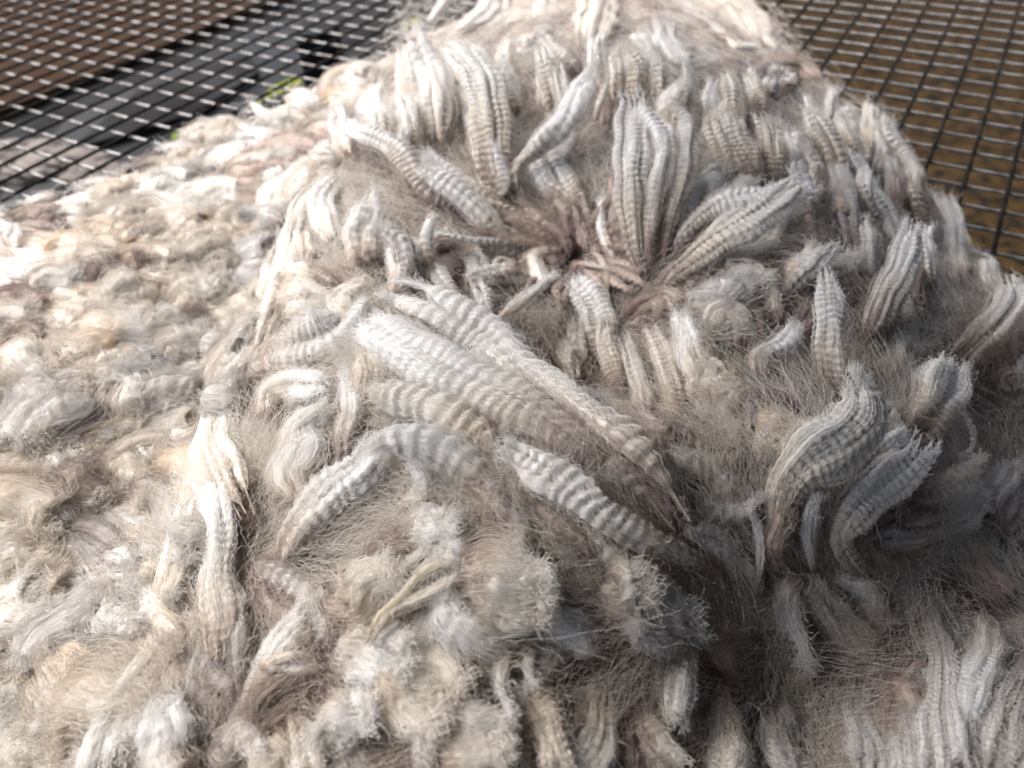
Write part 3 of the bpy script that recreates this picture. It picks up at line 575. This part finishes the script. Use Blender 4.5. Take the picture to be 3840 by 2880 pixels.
# ------------------------------------------------------------------ the matted base under the locks
def base(name, parent, side):
    n = 430
    X, Y = np.meshgrid(np.linspace(GX0, GX1, n), np.linspace(GY0, GY1, n), indexing='ij')
    Z = H(X, Y); P = np.stack([X, Y, Z], -1)
    O = toO(P.reshape(-1, 3)).reshape(n, n, 2)
    nz = fbm(P * 70, 4, .55)
    P[..., 2] += 0.003 * nz - 0.0065
    P[..., :2] += 0.002 * np.stack([fbm(P * 90 + 5, 3), fbm(P * 90 + 50, 3)], -1)
    main = in_main(O[..., 0], O[..., 1])
    keepv = (Z > 0.0035 + 0.002 * nz) & (main if side else ~main)
    if side: keepv = (Z > 0.0035 + 0.002 * nz) & in_main(O[..., 0] + 14, O[..., 1])
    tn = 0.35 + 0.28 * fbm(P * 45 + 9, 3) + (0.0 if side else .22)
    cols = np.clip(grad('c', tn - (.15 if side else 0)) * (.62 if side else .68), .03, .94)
    a = np.arange(n * n).reshape(n, n); q = np.stack([a[:-1, :-1], a[1:, :-1], a[1:, 1:], a[:-1, 1:]], -1).reshape(-1, 4)
    kf = keepv.ravel()[q].all(1); q = q[kf]; used = np.unique(q); mp = -np.ones(n * n, int); mp[used] = np.arange(len(used)); q = mp[q]
    V = P.reshape(-1, 3)[used]; cc = cols.reshape(-1, 3)[used]
    me = bpy.data.meshes.new(name); me.vertices.add(len(V)); me.vertices.foreach_set('co', V.astype(np.float32).ravel())
    me.loops.add(q.size); me.loops.foreach_set('vertex_index', q.ravel().astype(np.int32)); me.polygons.add(len(q))
    me.polygons.foreach_set('loop_start', np.arange(0, q.size, 4, dtype=np.int32)); me.polygons.foreach_set('loop_total', np.full(len(q), 4, np.int32))
    me.polygons.foreach_set('use_smooth', np.ones(len(q), bool)); me.update(calc_edges=True)
    at = me.attributes.new('col', 'FLOAT_COLOR', 'POINT'); c4 = np.ones((len(V), 4), np.float32); c4[:, :3] = cc; at.data.foreach_set('color', c4.ravel())
    u = me.uv_layers.new(name='UVMap'); u.data.foreach_set('uv', V[q.ravel()][:, :2].astype(np.float32).ravel())
    return link(name, me, parent, M_CORE)
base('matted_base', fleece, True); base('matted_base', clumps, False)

# ------------------------------------------------------------------ loose fibres over everything
def fuzz(parent, side, N, K, lenr, lift, rad, wav, pal, seed, follow=1.0, light=1.0):
    rg = np.random.default_rng(seed)
    O = np.stack([rg.uniform(-40, 2252, N * 2), rg.uniform(-30, 1690, N * 2)], -1)
    m_ = in_main(O[:, 0], O[:, 1]); O = O[m_ if side else ~m_]
    inn = np.zeros(len(O), bool)
    for (a_, b_, p_, q_, g_) in PUFFS: inn |= ((O[:, 0] - a_) / p_) ** 2 + ((O[:, 1] - b_ - q_ * .2) / q_) ** 2 < 1.0
    O = O[~inn | (rg.random(len(O)) < .45)]
    P, t, hit = onheap(O); P = P[hit]; t = t[hit]
    if len(P) > N: P, t = P[:N], t[:N]
    n = len(P); nn = NRM(P[:, 0], P[:, 1])
    F = flow(P) if side else nrm(np.stack([vn(P * 30 + 3), vn(P * 30 + 33), 0 * t], -1))
    F = nrm(F * follow + rg.normal(0, .34, (n, 3)) * (1.5 - follow)); F = nrm(F - nn * (F * nn).sum(-1, keepdims=True) * .8)
    Bn = np.cross(F, nn); L = rg.uniform(*lenr, n)[:, None]; x = np.linspace(0, 1, K)[None]
    bend = rg.normal(0, .5, n)[:, None]; s = x * L
    f = 2 * np.pi / rg.uniform(.0018, .0042, n)[:, None]; ph = rg.random((n, 1)) * 6.28; A = wav * rg.uniform(.4, 1.3, (n, 1))
    hgt = lift * rg.random((n, 1)) ** 2
    p = P[:, None] + F[:, None] * s[..., None] + Bn[:, None] * (bend * s * x + A * np.sin(f * s + ph) + .0006 * np.sin(f * s * .31 + ph * 2))[..., None] \
        + nn[:, None] * (hgt * np.sin(x * 2.6 + .3) + A * .6 * np.cos(f * s + ph) - .0035 * (1 - rg.random((n, 1)) ** 2))[..., None]
    tn = np.clip(0.42 + 0.4 * fbm(P * 40 + 70, 3) + rg.normal(0, .15, n) + (0 if side else .12), 0, 1)
    c = np.clip(grad(pal, tn) * rg.uniform(.85, 1.2, (n, 1)) * light, 0, .92)
    o = hair('loose_fibre', p.reshape(-1, 3), [K] * n, np.repeat(rad * np.maximum(1, t / .3), K), np.repeat(c, K, 0), parent, M_FIB); o['kind'] = 'stuff'
fuzz(fleece, True, 30000, 40, (.014, .036), .0022, .00006, .00016, 'c', 1, follow=1.25, light=.86)
fuzz(fleece, True, 3500, 30, (.008, .024), .010, .00004, .0004, 'c', 2, follow=.7)
fuzz(fleece, True, 1100, 60, (.02, .05), .006, .00004, .0003, 'f', 6, follow=1.0)
fuzz(clumps, False, 16000, 22, (.006, .018), .005, .00006, .00022, 'f', 3, follow=1.0, light=.76)
fuzz(clumps, False, 2500, 24, (.005, .014), .008, .00005, .0005, 'w', 4, follow=.5)

# bits of straw and seed caught in the wool
rg = np.random.default_rng(77); M_BIT = bpy.data.materials.new('straw_bit'); M_BIT.use_nodes = True
M_BIT.node_tree.nodes['Principled BSDF'].inputs['Base Color'].default_value = (.10, .065, .03, 1)
Vb, Fb = [], []
P_, t_, h_ = onheap(np.stack([rg.uniform(0, 2212, 150), rg.uniform(150, 1650, 150)], -1))
for p in P_[h_]:
    d = nrm(rg.normal(0, 1, 3) * [1, 1, .3]); c = nrm(np.cross(d, [0, 0, 1.])); e = np.cross(d, c); L_ = rg.choice([.0006, .0012, .004], p=[.5, .35, .15]); r_ = .00022 if L_ > .003 else .0004
    p = p + np.array([0, 0, .0045]) * rg.random(); b0 = len(Vb)
    for q in (-1, 0, 1):
        for k_ in range(5):
            an = k_ * 1.2566; Vb.append(p + d * L_ * q + (c * math.cos(an) + e * math.sin(an)) * r_ * (1 if q == 0 else .35) + e * L_ * .2 * q * q)
    for q in (0, 1):
        for k_ in range(5): Fb.append((b0 + q * 5 + k_, b0 + q * 5 + (k_ + 1) % 5, b0 + q * 5 + 5 + (k_ + 1) % 5, b0 + q * 5 + 5 + k_))
me = bpy.data.meshes.new('straw_bit'); me.from_pydata([tuple(v) for v in Vb], [], Fb); o = link('straw_bit', me, fleece, M_BIT); o['kind'] = 'stuff'

# ------------------------------------------------------------------ wire mesh
TH, PA, PB = -0.56016, 0.0946 * CAM_H, 0.0924 * CAM_H; OX, OY = -2.5630 * CAM_H, 1.3868 * CAM_H
def wire_mat(name, c1, c2, metal, rough):
    m, t_, b = mat(name); b.inputs['Metallic'].default_value = metal; b.inputs['Roughness'].default_value = rough
    nz = t_.nodes.new('ShaderNodeTexNoise'); nz.inputs['Scale'].default_value = 70; nz.inputs['Detail'].default_value = 4; cr = t_.nodes.new('ShaderNodeValToRGB')
    cr.color_ramp.elements[0].color = (*c1, 1); cr.color_ramp.elements[1].color = (*c2, 1); cr.color_ramp.elements[0].position = .4; cr.color_ramp.elements[1].position = .6
    tc = t_.nodes.new('ShaderNodeTexCoord'); t_.links.new(tc.outputs['Object'], nz.inputs[0]); t_.links.new(nz.outputs[0], cr.inputs[0]); t_.links.new(cr.outputs[0], b.inputs['Base Color']); return m
M_WIRE = wire_mat('galvanised_wire', (.20, .195, .19), (.44, .445, .45), .35, .45); M_WIRED = wire_mat('dark_reflection_wire', (.008, .0075, .007), (.026, .024, .021), 0.0, .85); M_WIRED.node_tree.nodes['Principled BSDF'].inputs['Specular IOR Level'].default_value = .1  # dark reflections of the upper wires are put into their base colour
mt = empty('wire_mesh', (0, 0, 0)); setp(mt, 'square welded wire mesh table top under the fleeces, dull galvanised metal', 'wire mesh')
def wire_data(name, L, r, sides=8, n=60, m=None):
    s = np.linspace(-L / 2, L / 2, n); a = np.linspace(0, 2 * np.pi, sides, endpoint=False)
    V = np.stack([s[:, None] + 0 * a[None], r * np.cos(a)[None] + 0 * s[:, None], r * np.sin(a)[None] + 0 * s[:, None]], -1)
    me = bpy.data.meshes.new(name); i = np.arange(n - 1)[:, None]; j = np.arange(sides)[None]; j2 = (j + 1) % sides
    q = np.stack([i * sides + j, (i + 1) * sides + j, (i + 1) * sides + j2, i * sides + j2], -1).reshape(-1, 4)
    me.from_pydata(V.reshape(-1, 3).tolist(), [], q.tolist()); me.polygons.foreach_set('use_smooth', np.ones(len(q), bool)); me.materials.append(m); return me
ct, st = math.cos(TH), math.sin(TH)
RA, RB = 0.00135, 0.00115
def g2w(u, v): return (u * ct - v * st, u * st + v * ct)
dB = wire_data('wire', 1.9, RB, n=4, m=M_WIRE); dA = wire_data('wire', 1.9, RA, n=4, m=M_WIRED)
cu, cv = OX + 26 * PA * .5, OY
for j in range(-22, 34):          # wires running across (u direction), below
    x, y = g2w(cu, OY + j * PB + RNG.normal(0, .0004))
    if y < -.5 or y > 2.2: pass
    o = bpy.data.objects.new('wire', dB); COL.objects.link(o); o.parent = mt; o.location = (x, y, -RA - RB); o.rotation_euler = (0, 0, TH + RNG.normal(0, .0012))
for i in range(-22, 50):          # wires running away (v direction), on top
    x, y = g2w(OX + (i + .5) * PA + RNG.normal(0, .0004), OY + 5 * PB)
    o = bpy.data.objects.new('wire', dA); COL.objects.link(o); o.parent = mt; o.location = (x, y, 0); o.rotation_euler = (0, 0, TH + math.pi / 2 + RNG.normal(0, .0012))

# ------------------------------------------------------------------ floor and things below the mesh
FZ = -0.62
def plane(name, pts, z, m, thick=.0, parent=None):
    me = bpy.data.meshes.new(name); P = [(x, y, z) for x, y in pts]; n = len(P)
    if thick:
        P += [(x, y, z - thick) for x, y in pts]; F = [list(range(n)), list(range(2 * n - 1, n - 1, -1))] + [[i, i + n, (i + 1) % n + n, (i + 1) % n] for i in range(n)]
    else: F = [list(range(n))]
    me.from_pydata(P, [], F); me.materials.append(m); o = bpy.data.objects.new(name, me); COL.objects.link(o)
    if parent: o.parent = parent
    return o
def nmat(name, c1, c2, scale, rough=.9, stretch=(1, 1, 1), bump=.3, p=(.35, .65)):
    m, t, b = mat(name); tc = t.nodes.new('ShaderNodeTexCoord'); mp = t.nodes.new('ShaderNodeMapping'); mp.inputs['Scale'].default_value = stretch
    nz = t.nodes.new('ShaderNodeTexNoise'); nz.inputs['Scale'].default_value = scale; nz.inputs['Detail'].default_value = 6
    cr = t.nodes.new('ShaderNodeValToRGB'); cr.color_ramp.elements[0].color = (*c1, 1); cr.color_ramp.elements[1].color = (*c2, 1); cr.color_ramp.elements[0].position, cr.color_ramp.elements[1].position = p
    bp = t.nodes.new('ShaderNodeBump'); bp.inputs['Strength'].default_value = bump
    for a, c in ((tc.outputs['Object'], mp.inputs[0]), (mp.outputs[0], nz.inputs[0]), (nz.outputs[0], cr.inputs[0]), (cr.outputs[0], b.inputs['Base Color']), (nz.outputs[0], bp.inputs['Height']), (bp.outputs[0], b.inputs['Normal'])): t.links.new(a, c)
    b.inputs['Roughness'].default_value = rough; b.inputs['Specular IOR Level'].default_value = .12; return m
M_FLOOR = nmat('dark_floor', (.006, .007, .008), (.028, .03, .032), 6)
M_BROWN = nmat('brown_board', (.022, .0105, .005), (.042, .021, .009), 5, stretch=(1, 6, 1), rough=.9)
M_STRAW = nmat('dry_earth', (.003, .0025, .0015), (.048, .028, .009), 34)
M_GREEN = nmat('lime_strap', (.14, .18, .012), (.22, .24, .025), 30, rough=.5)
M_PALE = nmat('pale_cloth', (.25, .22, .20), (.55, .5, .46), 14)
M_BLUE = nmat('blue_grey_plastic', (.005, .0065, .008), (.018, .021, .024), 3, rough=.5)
M_BLOCKER = nmat('dark_blocker', (.05, .045, .04), (.12, .11, .10), 3)
def atO(O, z): p = unproj_z(O, z); return [(a[0], a[1]) for a in p]
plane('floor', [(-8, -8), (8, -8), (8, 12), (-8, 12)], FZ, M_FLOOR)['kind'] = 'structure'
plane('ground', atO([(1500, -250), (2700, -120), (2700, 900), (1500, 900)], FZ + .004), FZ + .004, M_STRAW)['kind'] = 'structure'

bd = empty('floor_board', (0, 0, 0)); setp(bd, 'brown timber boards lying on the floor beneath the mesh, at upper left', 'boards')
c0 = unproj_z([(-60, 262), (560, 12)], FZ + .03); dv = nrm(c0[1] - c0[0]); pv = np.array([-dv[1], dv[0], 0])
for i in range(9):
    a0 = c0[0] - dv * .6 + pv * (i * .125); a1 = c0[1] + dv * (1.2 if i > 0 else .15) + pv * (i * .125)
    q = [a0, a1, a1 + pv * .121, a0 + pv * .121]
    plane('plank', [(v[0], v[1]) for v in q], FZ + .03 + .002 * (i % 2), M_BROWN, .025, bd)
st_ = empty('strap', (0, 0, 0)); setp(st_, 'lime green strap hanging just under the mesh beside the fleece', 'strap')
for seg in ([(368, 304), (432, 274), (428, 262), (372, 288)], [(536, 234), (600, 204), (652, 178), (648, 160), (590, 184)], [(868, 70), (906, 48), (902, 34), (866, 56)]):
    plane('strap_end' if seg[0][0] > 800 else 'strap_band', atO(seg, -.012), -.012, M_GREEN, .002, st_)
box = empty('crate', (0, 0, 0)); setp(box, 'dark blue-grey plastic crate standing on the floor under the mesh', 'crate')
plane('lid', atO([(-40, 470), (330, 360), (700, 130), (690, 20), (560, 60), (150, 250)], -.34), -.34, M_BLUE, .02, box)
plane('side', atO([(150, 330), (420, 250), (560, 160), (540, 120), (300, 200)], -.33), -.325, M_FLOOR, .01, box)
lg = empty('trestle_leg', (0, 0, 0)); setp(lg, 'pale grey leg standing under the mesh at the top of the photo', 'table leg')
g = unproj_z([(684, 60)], -.02)[0]
plane('post', [(g[0] - .02, g[1] - .02), (g[0] + .02, g[1] - .02), (g[0] + .02, g[1] + .02), (g[0] - .02, g[1] + .02)], -.02, M_BLUE, .6, lg)
sc_ = empty('wool_scrap', (0, 0, 0)); setp(sc_, 'pale scraps of wool fallen through and lying under the mesh at the left edge', 'wool')
for i, (x, y) in enumerate(((30, 325), (90, 350), (150, 345), (60, 375), (200, 372), (255, 385), (110, 322), (20, 350))):
    pz = unproj_z([(x, y)], -.16)[0]; rgk = np.random.default_rng(i); th = np.linspace(.01, 3.13, 14)[:, None]; ph = np.linspace(0, 6.283, 20, endpoint=False)[None]
    U = np.stack([np.sin(th) * np.cos(ph) * 1.6, np.sin(th) * np.sin(ph), np.cos(th) * .4 + 0 * ph], -1) * (1 + .5 * vn(np.stack([np.sin(th) * np.cos(ph), np.sin(th) * np.sin(ph), np.cos(th) + 0 * ph], -1) * 2 + i * 5))[..., None]
    mesh_grid('wool_tuft', pz + U * .022, np.clip(grad('t', .5 + .5 * vn(U * 3 + i)) * (.35 + .2 * vn(U * 4 + i))[..., None], 0.02, .9), np.stack([ph * .02 + 0 * th, th * .02 + 0 * ph], -1), True, sc_, M_CORE)
# added unseen panels that block light: overhead, at the right and behind the camera
BLOCKER_Z, BLOCKER_X = 0.60, -0.34
def box_(name, lo, hi, m):
    P = [(x, y, z) for x in (lo[0], hi[0]) for y in (lo[1], hi[1]) for z in (lo[2], hi[2])]
    me = bpy.data.meshes.new(name); me.from_pydata(P, [], [(0, 1, 3, 2), (4, 6, 7, 5), (0, 4, 5, 1), (2, 3, 7, 6), (0, 2, 6, 4), (1, 5, 7, 3)]); me.materials.append(m)
    o = bpy.data.objects.new(name, me); COL.objects.link(o); o['kind'] = 'structure'; return o
box_('light_blocker_top', (BLOCKER_X, -2.5, BLOCKER_Z), (2.6, .72, BLOCKER_Z + .05), M_BLOCKER)
box_('light_blocker_right', (.85, -.75, FZ), (.93, .40, BLOCKER_Z - .003), M_BLOCKER)
box_('light_blocker_back', (-.30, -.83, FZ), (.93, -.753, BLOCKER_Z - .003), M_BLOCKER)

bpy.context.view_layer.update()
print('LOCKS', NL, len([o for o in fleece.children if o.name.startswith('wool_lock')]), len(clumps.children), 'script s', round(time.time() - T0, 1))
